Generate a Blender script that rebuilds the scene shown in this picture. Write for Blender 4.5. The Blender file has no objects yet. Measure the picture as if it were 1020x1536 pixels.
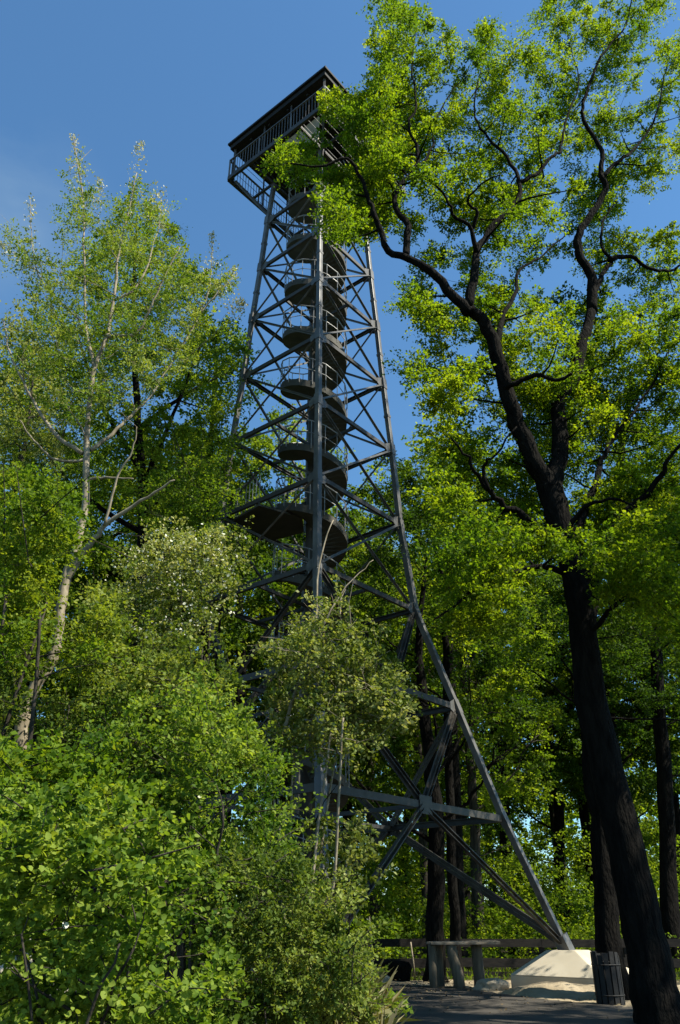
import bpy, math, random
import numpy as np
from mathutils import Vector
random.seed(7); RNG = np.random.default_rng(11)
sc = bpy.context.scene
col = sc.collection
# ------------------------------------------------------------------ camera, sky, sun, exposure
PITCH = math.radians(27.366); FPX = 1179.82; EYE = 1.6
cam = bpy.data.cameras.new('camera'); camo = bpy.data.objects.new('camera', cam); col.objects.link(camo)
cam.sensor_fit = 'VERTICAL'; cam.sensor_height = 24.0; cam.lens = 24.0 * FPX / 1536.0
cam.clip_start = 0.1; cam.clip_end = 2000
camo.location = (0, 0, EYE); camo.rotation_euler = (math.radians(90) + PITCH, 0, 0)
sc.camera = camo
SUN_AZ = math.atan2(0.93, -0.37)      # from +Y towards +X
SUN_EL = math.radians(52)
w = bpy.data.worlds.new("World"); sc.world = w; w.use_nodes = True
nt = w.node_tree; bg = nt.nodes['Background']
sky = nt.nodes.new('ShaderNodeTexSky'); sky.sky_type = 'NISHITA'; sky.sun_disc = False
sky.sun_elevation = SUN_EL; sky.sun_rotation = SUN_AZ
sky.air_density = 1.15; sky.dust_density = 0.1; sky.ozone_density = 10.0
tcw = nt.nodes.new('ShaderNodeTexCoord'); mpw = nt.nodes.new('ShaderNodeMapping'); mpw.inputs['Scale'].default_value = (3.5, 3.5, 9); nt.links.new(tcw.outputs['Generated'], mpw.inputs[0])
nzw = nt.nodes.new('ShaderNodeTexNoise'); nzw.inputs['Scale'].default_value = 1.3; nzw.inputs['Detail'].default_value = 7; nt.links.new(mpw.outputs[0], nzw.inputs['Vector'])
rmw = nt.nodes.new('ShaderNodeValToRGB'); rmw.color_ramp.elements[0].position = .35; rmw.color_ramp.elements[1].position = .75
rmw.color_ramp.elements[0].color = (0, 0, 0, 1); rmw.color_ramp.elements[1].color = (.22, .22, .22, 1); nt.links.new(nzw.outputs[0], rmw.inputs[0])
mxw = nt.nodes.new('ShaderNodeMix'); mxw.data_type = 'RGBA'; mxw.inputs['B'].default_value = (4.2, 4.4, 4.6, 1)
dtw = nt.nodes.new('ShaderNodeVectorMath'); dtw.operation = 'DOT_PRODUCT'; dtw.inputs[1].default_value = (-.37, .62, .69)
vlw = nt.nodes.new('ShaderNodeVectorMath'); vlw.operation = 'NORMALIZE'; nt.links.new(tcw.outputs['Generated'], vlw.inputs[0]); nt.links.new(vlw.outputs[0], dtw.inputs[0])
mrw = nt.nodes.new('ShaderNodeMapRange'); mrw.interpolation_type = 'SMOOTHSTEP'; mrw.inputs['From Min'].default_value = .990; mrw.inputs['From Max'].default_value = 1.0; nt.links.new(dtw.outputs['Value'], mrw.inputs['Value'])
mmw = nt.nodes.new('ShaderNodeMath'); mmw.operation = 'MULTIPLY'; nt.links.new(mrw.outputs[0], mmw.inputs[0]); nt.links.new(rmw.outputs[0], mmw.inputs[1])
nt.links.new(mmw.outputs[0], mxw.inputs['Factor']); nt.links.new(sky.outputs[0], mxw.inputs['A'])
tnw = nt.nodes.new('ShaderNodeMix'); tnw.data_type = 'RGBA'; tnw.blend_type = 'MULTIPLY'; tnw.inputs['Factor'].default_value = 1; tnw.inputs['B'].default_value = (.80, .94, .86, 1)
nt.links.new(mxw.outputs['Result'], tnw.inputs['A']); nt.links.new(tnw.outputs['Result'], bg.inputs[0]); bg.inputs[1].default_value = 0.105
sl = bpy.data.lights.new('sun', 'SUN'); sl.energy = 4.9; sl.angle = math.radians(0.5); sl.color = (1, .94, .80)
so = bpy.data.objects.new('sun', sl); col.objects.link(so)
sd = Vector((math.sin(SUN_AZ) * math.cos(SUN_EL), math.cos(SUN_AZ) * math.cos(SUN_EL), math.sin(SUN_EL)))
so.rotation_euler = (-sd).to_track_quat('-Z', 'Y').to_euler(); so.location = sd * 60
sc.view_settings.view_transform = 'Standard'; sc.view_settings.look = 'None'
sc.view_settings.gamma = 1.0; sc.view_settings.exposure = 1.1
sc.cycles.max_bounces = 8; sc.cycles.transparent_max_bounces = 8
try:
    sc.cycles.use_denoising = True
except Exception: pass

# ------------------------------------------------------------------ helpers
CP, SP = math.cos(PITCH), math.sin(PITCH)
def P(px, py, Y):                      # world point seen at photo pixel (px,py) at forward distance Y
    u = (768 - py) / FPX; r = (px - 510) / FPX
    dy = CP - u * SP; dz = SP + u * CP; t = Y / dy
    return Vector((r * t, Y, EYE + dz * t))
def PA(px, py, Y):
    u = (768 - py) / FPX; r = (px - 510) / FPX
    dy = CP - u * SP; dz = SP + u * CP; t = Y / dy
    return np.stack([r * t, Y, EYE + dz * t], -1)
def tag(o, label=None, cat=None, group=None, kind=None):
    if label: o['label'] = label
    if cat: o['category'] = cat
    if group: o['group'] = group
    if kind: o['kind'] = kind
    return o
def empty(name, loc, label=None, cat=None, group=None):
    o = bpy.data.objects.new(name, None); o.location = loc; o.empty_display_size = .2; col.objects.link(o)
    return tag(o, label, cat, group)
class MB:
    def __init__(s): s.v = []; s.f = []
    def tube(s, pts, rad, n=6, cap=True, knob=0.0):
        pts = [Vector(p) for p in pts]; m = len(pts)
        if not hasattr(rad, '__len__'): rad = [rad] * m
        b = len(s.v); t0 = (pts[1] - pts[0]).normalized()
        ref = Vector((0, 0, 1)) if abs(t0.z) < .9 else Vector((1, 0, 0))
        x = t0.cross(ref).normalized()
        for i, p in enumerate(pts):
            t = (pts[min(i + 1, m - 1)] - pts[max(i - 1, 0)])
            t = t.normalized() if t.length > 1e-9 else t0
            x = (x - t * x.dot(t)); x = x.normalized() if x.length > 1e-6 else t.orthogonal().normalized()
            y = t.cross(x)
            for k in range(n):
                a = 2 * math.pi * k / n; r = rad[i] * (1 + (random.uniform(-knob, knob) if knob else 0))
                s.v.append(p + x * (math.cos(a) * r) + y * (math.sin(a) * r))
        for i in range(m - 1):
            for k in range(n):
                k2 = (k + 1) % n
                s.f.append((b + i * n + k, b + i * n + k2, b + (i + 1) * n + k2, b + (i + 1) * n + k))
        if cap:
            s.f.append(tuple(b + k for k in range(n))[::-1]); s.f.append(tuple(b + (m - 1) * n + k for k in range(n)))
    def beam(s, p, q, wd, ht, up=(0, 0, 1), rot=0):      # rectangular bar from p to q
        p = Vector(p); q = Vector(q); t = (q - p).normalized(); up = Vector(up)
        if abs(t.dot(up)) > .98: up = Vector((0, 1, 0))
        x = t.cross(up).normalized(); y = x.cross(t)
        if rot: x, y = x * math.cos(rot) + y * math.sin(rot), y * math.cos(rot) - x * math.sin(rot)
        b = len(s.v)
        for c in (p, q):
            for sx, sy in ((-1, -1), (1, -1), (1, 1), (-1, 1)): s.v.append(c + x * (sx * wd / 2) + y * (sy * ht / 2))
        s.f += [(b + 3, b + 2, b + 1, b), (b + 4, b + 5, b + 6, b + 7)] + [(b + k, b + (k + 1) % 4, b + 4 + (k + 1) % 4, b + 4 + k) for k in range(4)]
    def angle(s, p, q, wd, th, up=(0, 0, 1)):            # L-section bar
        p = Vector(p); q = Vector(q); t = (q - p).normalized(); up = Vector(up)
        if abs(t.dot(up)) > .98: up = Vector((0, 1, 0))
        x = t.cross(up).normalized(); y = x.cross(t)
        prof = [(0, 0), (wd, 0), (wd, th), (th, th), (th, wd), (0, wd)]; b = len(s.v); o = wd * .4
        for c in (p, q):
            for u, v in prof: s.v.append(c + x * (u - o) + y * (v - o))
        n = 6; s.f += [tuple(b + k for k in range(n))[::-1], tuple(b + n + k for k in range(n))]
        s.f += [(b + k, b + (k + 1) % n, b + n + (k + 1) % n, b + n + k) for k in range(n)]
    def prism(s, bot, top):
        n = len(bot); b = len(s.v); s.v += [Vector(v) for v in bot] + [Vector(v) for v in top]
        s.f += [tuple(b + k for k in range(n))[::-1], tuple(b + n + k for k in range(n))]
        s.f += [(b + k, b + (k + 1) % n, b + n + (k + 1) % n, b + n + k) for k in range(n)]
    def box(s, c, d, rz=0):
        ca, sa = math.cos(rz), math.sin(rz); bot = []; top = []
        for sx, sy in ((-1, -1), (1, -1), (1, 1), (-1, 1)):
            x, y = sx * d[0] / 2, sy * d[1] / 2
            X, Y = c[0] + x * ca - y * sa, c[1] + x * sa + y * ca
            bot.append((X, Y, c[2] - d[2] / 2)); top.append((X, Y, c[2] + d[2] / 2))
        s.prism(bot, top)
    def build(s, name, m, parent=None, smooth=False, bevel=0):
        me = bpy.data.meshes.new(name)
        off = parent.location if (parent is not None and parent.parent is None) else Vector((0, 0, 0))
        if parent is not None and parent.parent is not None: off = parent.parent.location
        me.from_pydata([tuple(Vector(v) - off) for v in s.v], [], s.f); me.materials.append(m)
        if smooth: me.polygons.foreach_set('use_smooth', [True] * len(me.polygons))
        me.update()
        o = bpy.data.objects.new(name, me); col.objects.link(o)
        if parent is not None: o.parent = parent
        if bevel:
            bv = o.modifiers.new('bevel', 'BEVEL'); bv.width = bevel; bv.segments = 2; bv.limit_method = 'ANGLE'
        return o

def smoothline(pts, n=4):                # Catmull-Rom; points may carry radii as the 4th value
    A = np.array(pts, float); out = []
    for i in range(len(A) - 1):
        p0, p1, p2, p3 = A[max(i - 1, 0)], A[i], A[i + 1], A[min(i + 2, len(A) - 1)]
        for k in range(n):
            t = k / n
            out.append(.5 * ((2 * p1) + (p2 - p0) * t + (2 * p0 - 5 * p1 + 4 * p2 - p3) * t * t + (3 * p1 - p0 - 3 * p2 + p3) * t ** 3))
    out.append(A[-1]); return np.array(out)

# ------------------------------------------------------------------ materials
def newmat(name):
    m = bpy.data.materials.new(name); m.use_nodes = True; t = m.node_tree
    return m, t, t.nodes['Principled BSDF'], t.nodes['Material Output']
def noisy(name, c1, c2, scale=4, rough=.8, bump=.3, metal=0, detail=6, stretch=None, c3=None, spec=.3, bscale=None, bdist=.02):
    m, t, p, o = newmat(name); N = t.nodes; L = t.links
    tc = N.new('ShaderNodeTexCoord'); mp = N.new('ShaderNodeMapping')
    if stretch: mp.inputs['Scale'].default_value = stretch
    L.new(tc.outputs['Object'], mp.inputs[0])
    n = N.new('ShaderNodeTexNoise'); n.inputs['Scale'].default_value = scale; n.inputs['Detail'].default_value = detail
    L.new(mp.outputs[0], n.inputs['Vector'])
    r = N.new('ShaderNodeValToRGB'); r.color_ramp.elements[0].position = .3; r.color_ramp.elements[1].position = .7
    r.color_ramp.elements[0].color = (*c1, 1); r.color_ramp.elements[1].color = (*c2, 1)
    if c3: e = r.color_ramp.elements.new(.85); e.color = (*c3, 1)
    L.new(n.outputs[0], r.inputs[0]); L.new(r.outputs[0], p.inputs['Base Color'])
    p.inputs['Roughness'].default_value = rough; p.inputs['Metallic'].default_value = metal
    p.inputs['Specular IOR Level'].default_value = spec
    if bump:
        n2 = N.new('ShaderNodeTexNoise'); n2.inputs['Scale'].default_value = bscale or scale * 3; n2.inputs['Detail'].default_value = 8
        L.new(mp.outputs[0], n2.inputs['Vector'])
        b = N.new('ShaderNodeBump'); b.inputs['Strength'].default_value = bump; b.inputs['Distance'].default_value = bdist
        L.new(n2.outputs[0], b.inputs['Height']); L.new(b.outputs[0], p.inputs['Normal'])
    return m
def leafmat(name, a, b, c, trans=.45, tmul=1.6, rough=.6, spec=.14):
    m, t, p, o = newmat(name); N = t.nodes; L = t.links
    at = N.new('ShaderNodeAttribute'); at.attribute_name = 'tone'
    r = N.new('ShaderNodeValToRGB'); e = r.color_ramp.elements
    e[0].position = .08; e[0].color = (*a, 1); e[1].position = .92; e[1].color = (*c, 1)
    k = e.new(.5); k.color = (*b, 1)
    L.new(at.outputs['Fac'], r.inputs[0]); L.new(r.outputs[0], p.inputs['Base Color'])
    p.inputs['Roughness'].default_value = rough; p.inputs['Specular IOR Level'].default_value = spec
    mu = N.new('ShaderNodeMix'); mu.data_type = 'RGBA'; mu.blend_type = 'MULTIPLY'; mu.inputs['Factor'].default_value = 1
    mu.inputs['B'].default_value = (tmul * 1.05, tmul, tmul * .4, 1)
    L.new(r.outputs[0], mu.inputs['A'])
    tr = N.new('ShaderNodeBsdfTranslucent'); L.new(mu.outputs['Result'], tr.inputs[0])
    mx = N.new('ShaderNodeMixShader'); mx.inputs[0].default_value = trans
    L.new(p.outputs[0], mx.inputs[1]); L.new(tr.outputs[0], mx.inputs[2]); L.new(mx.outputs[0], o.inputs[0])
    return m
M = {}
M['leaf_oak'] = leafmat('oak_leaf', (.050, .10, .007), (.095, .155, .008), (.165, .215, .010), .55, 2.0)
M['leaf_lime'] = leafmat('lime_leaf', (.07, .13, .010), (.125, .20, .014), (.20, .255, .022), .45, 1.6)
M['leaf_fresh'] = leafmat('fresh_leaf', (.06, .105, .010), (.10, .155, .012), (.155, .20, .018), .52, 1.9)
M['leaf_pale'] = leafmat('pale_leaf', (.07, .11, .015), (.16, .205, .04), (.29, .31, .12), .4, 1.4)
M['leaf_bud'] = leafmat('silver_bud', (.085, .16, .014), (.155, .235, .026), (.27, .32, .08), .4, 1.3)
M['leaf_yellow'] = leafmat('yellow_green_leaf', (.065, .125, .010), (.11, .18, .012), (.18, .225, .018), .45, 1.6)
M['leaf_dark'] = leafmat('dark_leaf', (.022, .052, .006), (.042, .088, .008), (.08, .13, .010), .46, 1.7)
M['leaf_bush'] = leafmat('bush_leaf', (.028, .07, .007), (.105, .175, .018), (.21, .275, .04), .45, 1.7)
M['leaf_sage'] = leafmat('sage_leaf', (.03, .06, .008), (.105, .155, .022), (.215, .255, .055), .4, 1.5)
M['leaf_wood'] = leafmat('woodland_leaf', (.052, .098, .009), (.095, .15, .011), (.165, .215, .015), .57, 2.0)
M['catkin'] = leafmat('silver_catkin', (.30, .32, .18), (.46, .46, .32), (.62, .60, .48), .3, 1.0)
M['blossom'] = leafmat('blossom', (.55, .55, .42), (.7, .7, .58), (.82, .82, .74), .3, 1.0)
M['litter'] = leafmat('fallen_leaf', (.05, .035, .02), (.11, .08, .045), (.20, .16, .09), .1, 1.0)
M['straw'] = leafmat('straw_grass', (.11, .13, .04), (.20, .20, .09), (.30, .27, .15), .3, 1.2)
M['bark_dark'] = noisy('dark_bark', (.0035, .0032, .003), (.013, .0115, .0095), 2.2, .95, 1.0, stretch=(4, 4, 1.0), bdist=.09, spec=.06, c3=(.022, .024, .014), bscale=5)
M['bark_grey'] = noisy('grey_bark', (.02, .017, .013), (.065, .056, .044), 4, .9, .8, stretch=(3, 3, .7), bdist=.03, spec=.1)
M['bark_pale'] = noisy('pale_bark', (.14, .115, .075), (.32, .27, .19), 5, .85, .5, stretch=(2, 2, 1), c3=(.38, .33, .24), bdist=.01)
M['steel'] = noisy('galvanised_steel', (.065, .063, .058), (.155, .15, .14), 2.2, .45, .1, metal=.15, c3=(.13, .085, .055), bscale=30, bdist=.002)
M['steel_shaded'] = noisy('shaded_lower_steel', (.026, .023, .019), (.065, .059, .05), 2.2, .5, .15, metal=.15, bscale=25, bdist=.002, c3=(.10, .094, .082))  # darker copy of the steel, shade on the lower tower put into its colour
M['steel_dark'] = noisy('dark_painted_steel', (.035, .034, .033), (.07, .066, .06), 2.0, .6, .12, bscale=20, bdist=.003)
M['steel_soffit'] = noisy('stair_soffit', (.05, .048, .04), (.085, .08, .065), 1.5, .75, .15, bscale=9)
M['rail'] = noisy('rail_steel', (.20, .20, .20), (.36, .36, .35), 3, .45, .05, metal=.2)
M['black'] = noisy('black_roof', (.008, .008, .008), (.018, .017, .016), 1.5, .8, .1)
M['tan'] = noisy('tan_sheet', (.34, .28, .19), (.44, .37, .26), 2, .7, .1)
M['concrete'] = noisy('footing_concrete', (.36, .315, .235), (.46, .41, .315), 1.1, .9, .12, c3=(.50, .45, .35), bscale=25, bdist=.01)
M['wood'] = noisy('weathered_wood', (.10, .085, .062), (.22, .19, .15), 5, .85, .6, stretch=(1, 1, 6), bdist=.01)
M['wood_dark'] = noisy('dark_fence_wood', (.006, .005, .0045), (.018, .015, .012), 4, .9, .5, stretch=(1, 4, 4), bdist=.01)
M['log'] = noisy('log_wood', (.07, .06, .042), (.17, .14, .10), 4, .9, .7, stretch=(3, 3, .6), bdist=.02)
M['asphalt'] = noisy('asphalt', (.034, .029, .023), (.058, .051, .042), 1.2, .92, .5, bscale=60, bdist=.006)
M['sand'] = noisy('sand_path', (.20, .16, .10), (.33, .27, .18), 1.6, .95, .8, c3=(.40, .33, .23), bscale=14, bdist=.03)
M['floor'] = noisy('forest_floor', (.022, .018, .010), (.05, .042, .022), .8, .97, .9, c3=(.05, .07, .018), bscale=10, bdist=.05)
M['stone'] = noisy('rough_stone', (.20, .17, .12), (.36, .31, .23), 4, .95, .9, bscale=10, bdist=.03)
M['rubbish_bin'] = noisy('black_bin', (.010, .010, .010), (.022, .021, .02), 4, .7, .3)

# ------------------------------------------------------------------ foliage
DIAMOND = (np.array([(0, 0, 0), (-.36, .45, .07), (0, 1, -.04), (.36, .45, .07)]), [(0, 3, 2, 1)])
LOBED = (np.array([(0, 0, 0), (-.38, .12, .05), (-.46, .5, .08), (-.25, .82, .03), (0, 1, -.06), (.25, .82, .03), (.46, .5, .08), (.38, .12, .05)]),
         [(0, 7, 6, 5, 4), (4, 3, 2, 1, 0)])
BLADE = (np.array([(-.03, 0, 0), (.03, 0, 0), (.02, .6, .05), (0, 1, .22), (-.02, .6, .05)]), [(0, 1, 2, 3, 4)])
def unit(a): return a / np.maximum(np.linalg.norm(a, axis=-1, keepdims=True), 1e-9)
def leafmesh(name, C, size, tone, m, parent=None, shape=DIAMOND, upb=.5, axis=None, rng=RNG):
    N = len(C); T, F = shape; k = len(T)
    nrm = rng.normal(size=(N, 3)) * .62 + np.array([0, 0, upb]); nrm = unit(nrm)
    ax = rng.normal(size=(N, 3)) if axis is None else axis + rng.normal(size=(N, 3)) * .45
    ax = unit(ax - nrm * (ax * nrm).sum(-1, keepdims=True)); sx = np.cross(ax, nrm)
    sz = size[:, None]
    V = C[:, None, :] + (T[None, :, 0:1] * sx[:, None, :] + T[None, :, 1:2] * ax[:, None, :] + T[None, :, 2:3] * nrm[:, None, :]) * sz[:, :, None]
    off = np.array(parent.location if parent is not None else (0, 0, 0))
    V = (V.reshape(-1, 3) - off).astype(np.float32)
    me = bpy.data.meshes.new(name); me.vertices.add(len(V)); me.vertices.foreach_set('co', V.ravel())
    fl = np.concatenate([np.array(f) for f in F]); ln = np.array([len(f) for f in F]); nl = len(fl)
    idx = (fl[None, :] + (np.arange(N) * k)[:, None]).ravel().astype(np.int32)
    tot = np.tile(ln, N).astype(np.int32); st = np.concatenate([[0], np.cumsum(tot)[:-1]]).astype(np.int32)
    me.loops.add(len(idx)); me.loops.foreach_set('vertex_index', idx)
    me.polygons.add(len(tot)); me.polygons.foreach_set('loop_start', st); me.polygons.foreach_set('loop_total', tot)
    at = me.attributes.new('tone', 'FLOAT', 'FACE'); at.data.foreach_set('value', np.repeat(tone, len(F)).astype(np.float32))
    me.materials.append(m); me.update(calc_edges=True); me.validate()
    o = bpy.data.objects.new(name, me); col.objects.link(o)
    if parent is not None: o.parent = parent
    return o
def spray(C, R, n_spray, n_leaf, flat=.6, droop=.0, rng=RNG, tonebias=0):
    """clumps (centres C, radii R) -> leaf positions, along short sprays, with axis and tone"""
    m = len(C); S = n_spray; Lf = n_leaf
    d = unit(rng.normal(size=(m, S, 3)) * np.array([1, 1, flat]) + np.array([0, 0, .15 - droop]))
    s0 = C[:, None, :] + d * (R[:, None, None] * rng.uniform(.0, .5, (m, S, 1))) * np.array([1, 1, flat])
    ln = R[:, None, None] * rng.uniform(.35, .85, (m, S, 1))
    t = rng.uniform(0, 1, (m, S, Lf, 1)) ** .8
    pts = s0[:, :, None, :] + d[:, :, None, :] * ln[:, :, None, :] * t
    pts = pts + rng.normal(size=pts.shape) * (R[:, None, None, None] * .10) * np.array([1, 1, .6])
    pts[..., 2] -= (t[..., 0] ** 2) * (R[:, None, None] * droop)
    tone = np.clip(.5 + tonebias + rng.normal(size=(m, 1, 1)) * .16 + rng.normal(size=(m, S, 1)) * .12 + rng.normal(size=(m, S, Lf)) * .12, 0, 1)
    w_ = C[:, 0] * 1.7 + np.sin(C[:, 2] * 1.3) * 2 + C[:, 1] * .6
    tone = np.clip(tone + (.14 * np.sin(w_) + .10 * np.sin(C[:, 2] * 2.1 + C[:, 0]))[:, None, None], 0, 1)
    ax = np.broadcast_to(d[:, :, None, :], pts.shape)
    return pts.reshape(-1, 3), ax.reshape(-1, 3), tone.ravel()
def inpoly(x, y, poly):
    r = np.zeros(len(x), bool); n = len(poly)
    for i in range(n):
        x1, y1 = poly[i]; x2, y2 = poly[(i + 1) % n]
        if y1 == y2: continue
        c = ((y1 > y) != (y2 > y)) & (x < (x2 - x1) * (y - y1) / (y2 - y1) + x1); r ^= c
    return r
def fill(poly, n, Ymid, Yspread, gaps=(), dmin=0, rng=RNG, depth=None):
    """n clump centres inside an outline, each at a distance of its own"""
    xs = [p[0] for p in poly]; ys = [p[1] for p in poly]; out = []
    while len(out) < n:
        x = rng.uniform(min(xs), max(xs), 4000); y = rng.uniform(min(ys), max(ys), 4000)
        ok = inpoly(x, y, poly)
        for g in gaps: ok &= ~inpoly(x, y, g)
        added = 0
        for a, b in zip(x[ok], y[ok]):
            if len(out) >= n: break
            if dmin and out and min((a - q[0]) ** 2 + (b - q[1]) ** 2 for q in out[-60:]) < dmin * dmin: continue
            out.append((a, b)); added += 1
        if added == 0: dmin *= .7
    A = np.array(out); Y = Ymid + rng.uniform(-1, 1, n) * Yspread
    if depth: Y = np.array([depth(a, b) for a, b in out]) + rng.uniform(-1, 1, n) * Yspread
    return PA(A[:, 0], A[:, 1], Y)
def limb(mb, pts, r0, r1, n=8, nodes=None, sub=4, jit=0, knob=.05):
    q = np.array(pts, float); s = smoothline(q, sub)
    if jit: s[1:-1] += RNG.normal(size=s[1:-1].shape) * jit
    m = len(s); tt = np.linspace(0, 1, m)
    if hasattr(r0, '__len__'): rad = np.interp(tt, np.linspace(0, 1, len(r0)), r0)
    else: rad = r0 + (r1 - r0) * tt ** .8
    mb.tube([Vector(p) for p in s], list(rad), n, True, knob)
    if nodes is not None:
        for p, r in zip(s, rad): nodes.append((*p, r))
    return s
def twigs(mb, C, nodes, r=.025, n=5, sag=.15, rend=.006, grow=True, up=.3):
    """a curved twig from the nearest wood to every clump; new twigs can carry later ones"""
    A = np.array(nodes); order = np.argsort([np.min(np.sum((A[:, :3] - c) ** 2, 1)) for c in C])
    lst = list(map(tuple, nodes))
    for i in order:
        A = np.array(lst); c = C[i]
        dd = np.linalg.norm(A[:, :3] - c, axis=1) + np.maximum(0, A[:, 2] - c[2] + .1) * 1.2
        j = int(np.argmin(dd)); a = A[j, :3]; r0 = min(r, A[j, 3] * .6)
        L_ = np.linalg.norm(c - a); mid = (a + c) / 2 + RNG.normal(size=3) * L_ * .10 + np.array([0, 0, -sag * L_ * .5])
        k = max(3, min(7, int(L_ / .4) + 2)); t = np.linspace(0, 1, k)[:, None]
        q = (1 - t) ** 2 * a + 2 * t * (1 - t) * mid + t * t * c
        q[1:-1] += RNG.normal(size=q[1:-1].shape) * L_ * .02
        rr = np.linspace(r0, max(rend, r0 * .35), k)
        mb.tube([Vector(p) for p in q], list(rr), n, False)
        if grow:
            for p, x in zip(q[1:], rr[1:]): lst.append((*p, x))
    return lst
def fine_twigs(mb, C, R, k=3, r=.006, rng=RNG, flat=.7):
    for c, rad in zip(C, R):
        for _ in range(k):
            d = unit(rng.normal(size=3) * np.array([1, 1, flat]) + np.array([0, 0, .25])); L_ = rad * rng.uniform(.5, 1.0)
            m_ = c + d * L_ * .5 + rng.normal(size=3) * L_ * .08
            mb.tube([Vector(c), Vector(m_), Vector(c + d * L_)], [r, r * .8, r * .35], 3, False)

# ------------------------------------------------------------------ ground, road, sand
def groundpt(px, py, z=0):
    u = (768 - py) / FPX; dy = CP - u * SP; dz = SP + u * CP; t = (z - EYE) / dz
    return ((px - 510) / FPX * t, dy * t)
def gheight(x, y):
    return 0.0
def ground_sheet():
    # fine near, coarse far
    xs = np.concatenate([np.linspace(-600, -40, 8)[:-1], np.linspace(-40, 40, 81), np.linspace(40, 600, 8)[1:]])
    ys = np.concatenate([np.linspace(-300, -10, 6)[:-1], np.linspace(-10, 70, 81), np.linspace(70, 900, 8)[1:]])
    X, Y = np.meshgrid(xs, ys); Z = np.zeros_like(X)
    far = np.clip((Y - 29.5) / 8, 0, 1); Z += far * (.12 * np.sin(X * .5) + .1 * np.sin(Y * .7 + X * .2) - .15)
    Z += RNG.normal(size=Z.shape) * .02 * far
    v = np.stack([X, Y, Z], -1).reshape(-1, 3); ny, nx = X.shape
    f = [(j * nx + i, j * nx + i + 1, (j + 1) * nx + i + 1, (j + 1) * nx + i) for j in range(ny - 1) for i in range(nx - 1)]
    me = bpy.data.meshes.new('ground'); me.from_pydata(v.tolist(), [], f); me.materials.append(M['floor'])
    o = bpy.data.objects.new('ground', me); col.objects.link(o); return tag(o, kind='structure')
ground_sheet()
def grid_patch(name, outline, z, step, m, zf=None, kind='structure'):
    """a sheet over an outline (clipped fine grid), gently uneven"""
    xs = [p[0] for p in outline]; ys = [p[1] for p in outline]
    gx = np.arange(min(xs), max(xs) + step, step); gy = np.arange(min(ys), max(ys) + step, step)
    X, Y = np.meshgrid(gx, gy); ins = inpoly(X.ravel(), Y.ravel(), outline).reshape(X.shape)
    Z = np.full(X.shape, z)
    if zf is not None: Z = Z + zf(X, Y)
    v = np.stack([X, Y, Z], -1).reshape(-1, 3); ny, nx = X.shape; f = []
    for j in range(ny - 1):
        for i in range(nx - 1):
            if ins[j:j + 2, i:i + 2].sum() >= 3: f.append((j * nx + i, j * nx + i + 1, (j + 1) * nx + i + 1, (j + 1) * nx + i))
    used = sorted({k for q in f for k in q}); mp = {k: n for n, k in enumerate(used)}
    me = bpy.data.meshes.new(name); me.from_pydata([v[k].tolist() for k in used], [], [tuple(mp[k] for k in q) for q in f])
    me.materials.append(m); me.polygons.foreach_set('use_smooth', [True] * len(f))
    o = bpy.data.objects.new(name, me); col.objects.link(o); return tag(o, kind=kind)
road_edge = [groundpt(545, 1481), groundpt(620, 1481), groundpt(700, 1484), groundpt(770, 1496), groundpt(840, 1505), groundpt(905, 1511)]
road_out = [(-1.5, -20), (-1.2, 8), (-.6, 15), (-.2, 20), (.2, 24)] + road_edge + [(8.5, 17.2), (14, 15), (40, 11), (40, -20)]
grid_patch('road', road_out, .040, .2, M['asphalt'], lambda X, Y: .012 * np.sin(X * 1.3) * np.sin(Y * .9) + .012)
def sandz(X, Y):
    ex = [a for a, b in road_edge]; ey = [b for a, b in road_edge]; tp_ = np.clip((Y - (np.interp(X, ex, ey) - .35)) / .55, 0, 1)
    m1 = (np.exp(-(((X - 4.9) / 1.5) ** 2 + ((Y - 21.2) / .7) ** 2)) * .26 + np.exp(-(((X - 6.2) / 1.0) ** 2 + ((Y - 20.5) / .8) ** 2)) * .16) * tp_ * tp_ * (3 - 2 * tp_)
    return np.maximum(0, m1 + .02 * np.sin(X * 3.1 + Y) * np.sin(Y * 2.3) + .015 * np.sin(X * 9 + Y * 4) * np.sin(Y * 7 - X * 2)) + .012 + .010 * np.sin(X * 17 + Y * 5) * np.sin(Y * 13)
sand_out = [(-.5, 24.2), (.6, 24.3)] + [(a, b - .5) for a, b in road_edge] + [(8.0, 18.0), (10, 20), (9.5, 24.5), (7, 26.3), (2, 26.8), (-2, 26.8)]
grid_patch('sand', sand_out, .004, .1, M['sand'], sandz)

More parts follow.
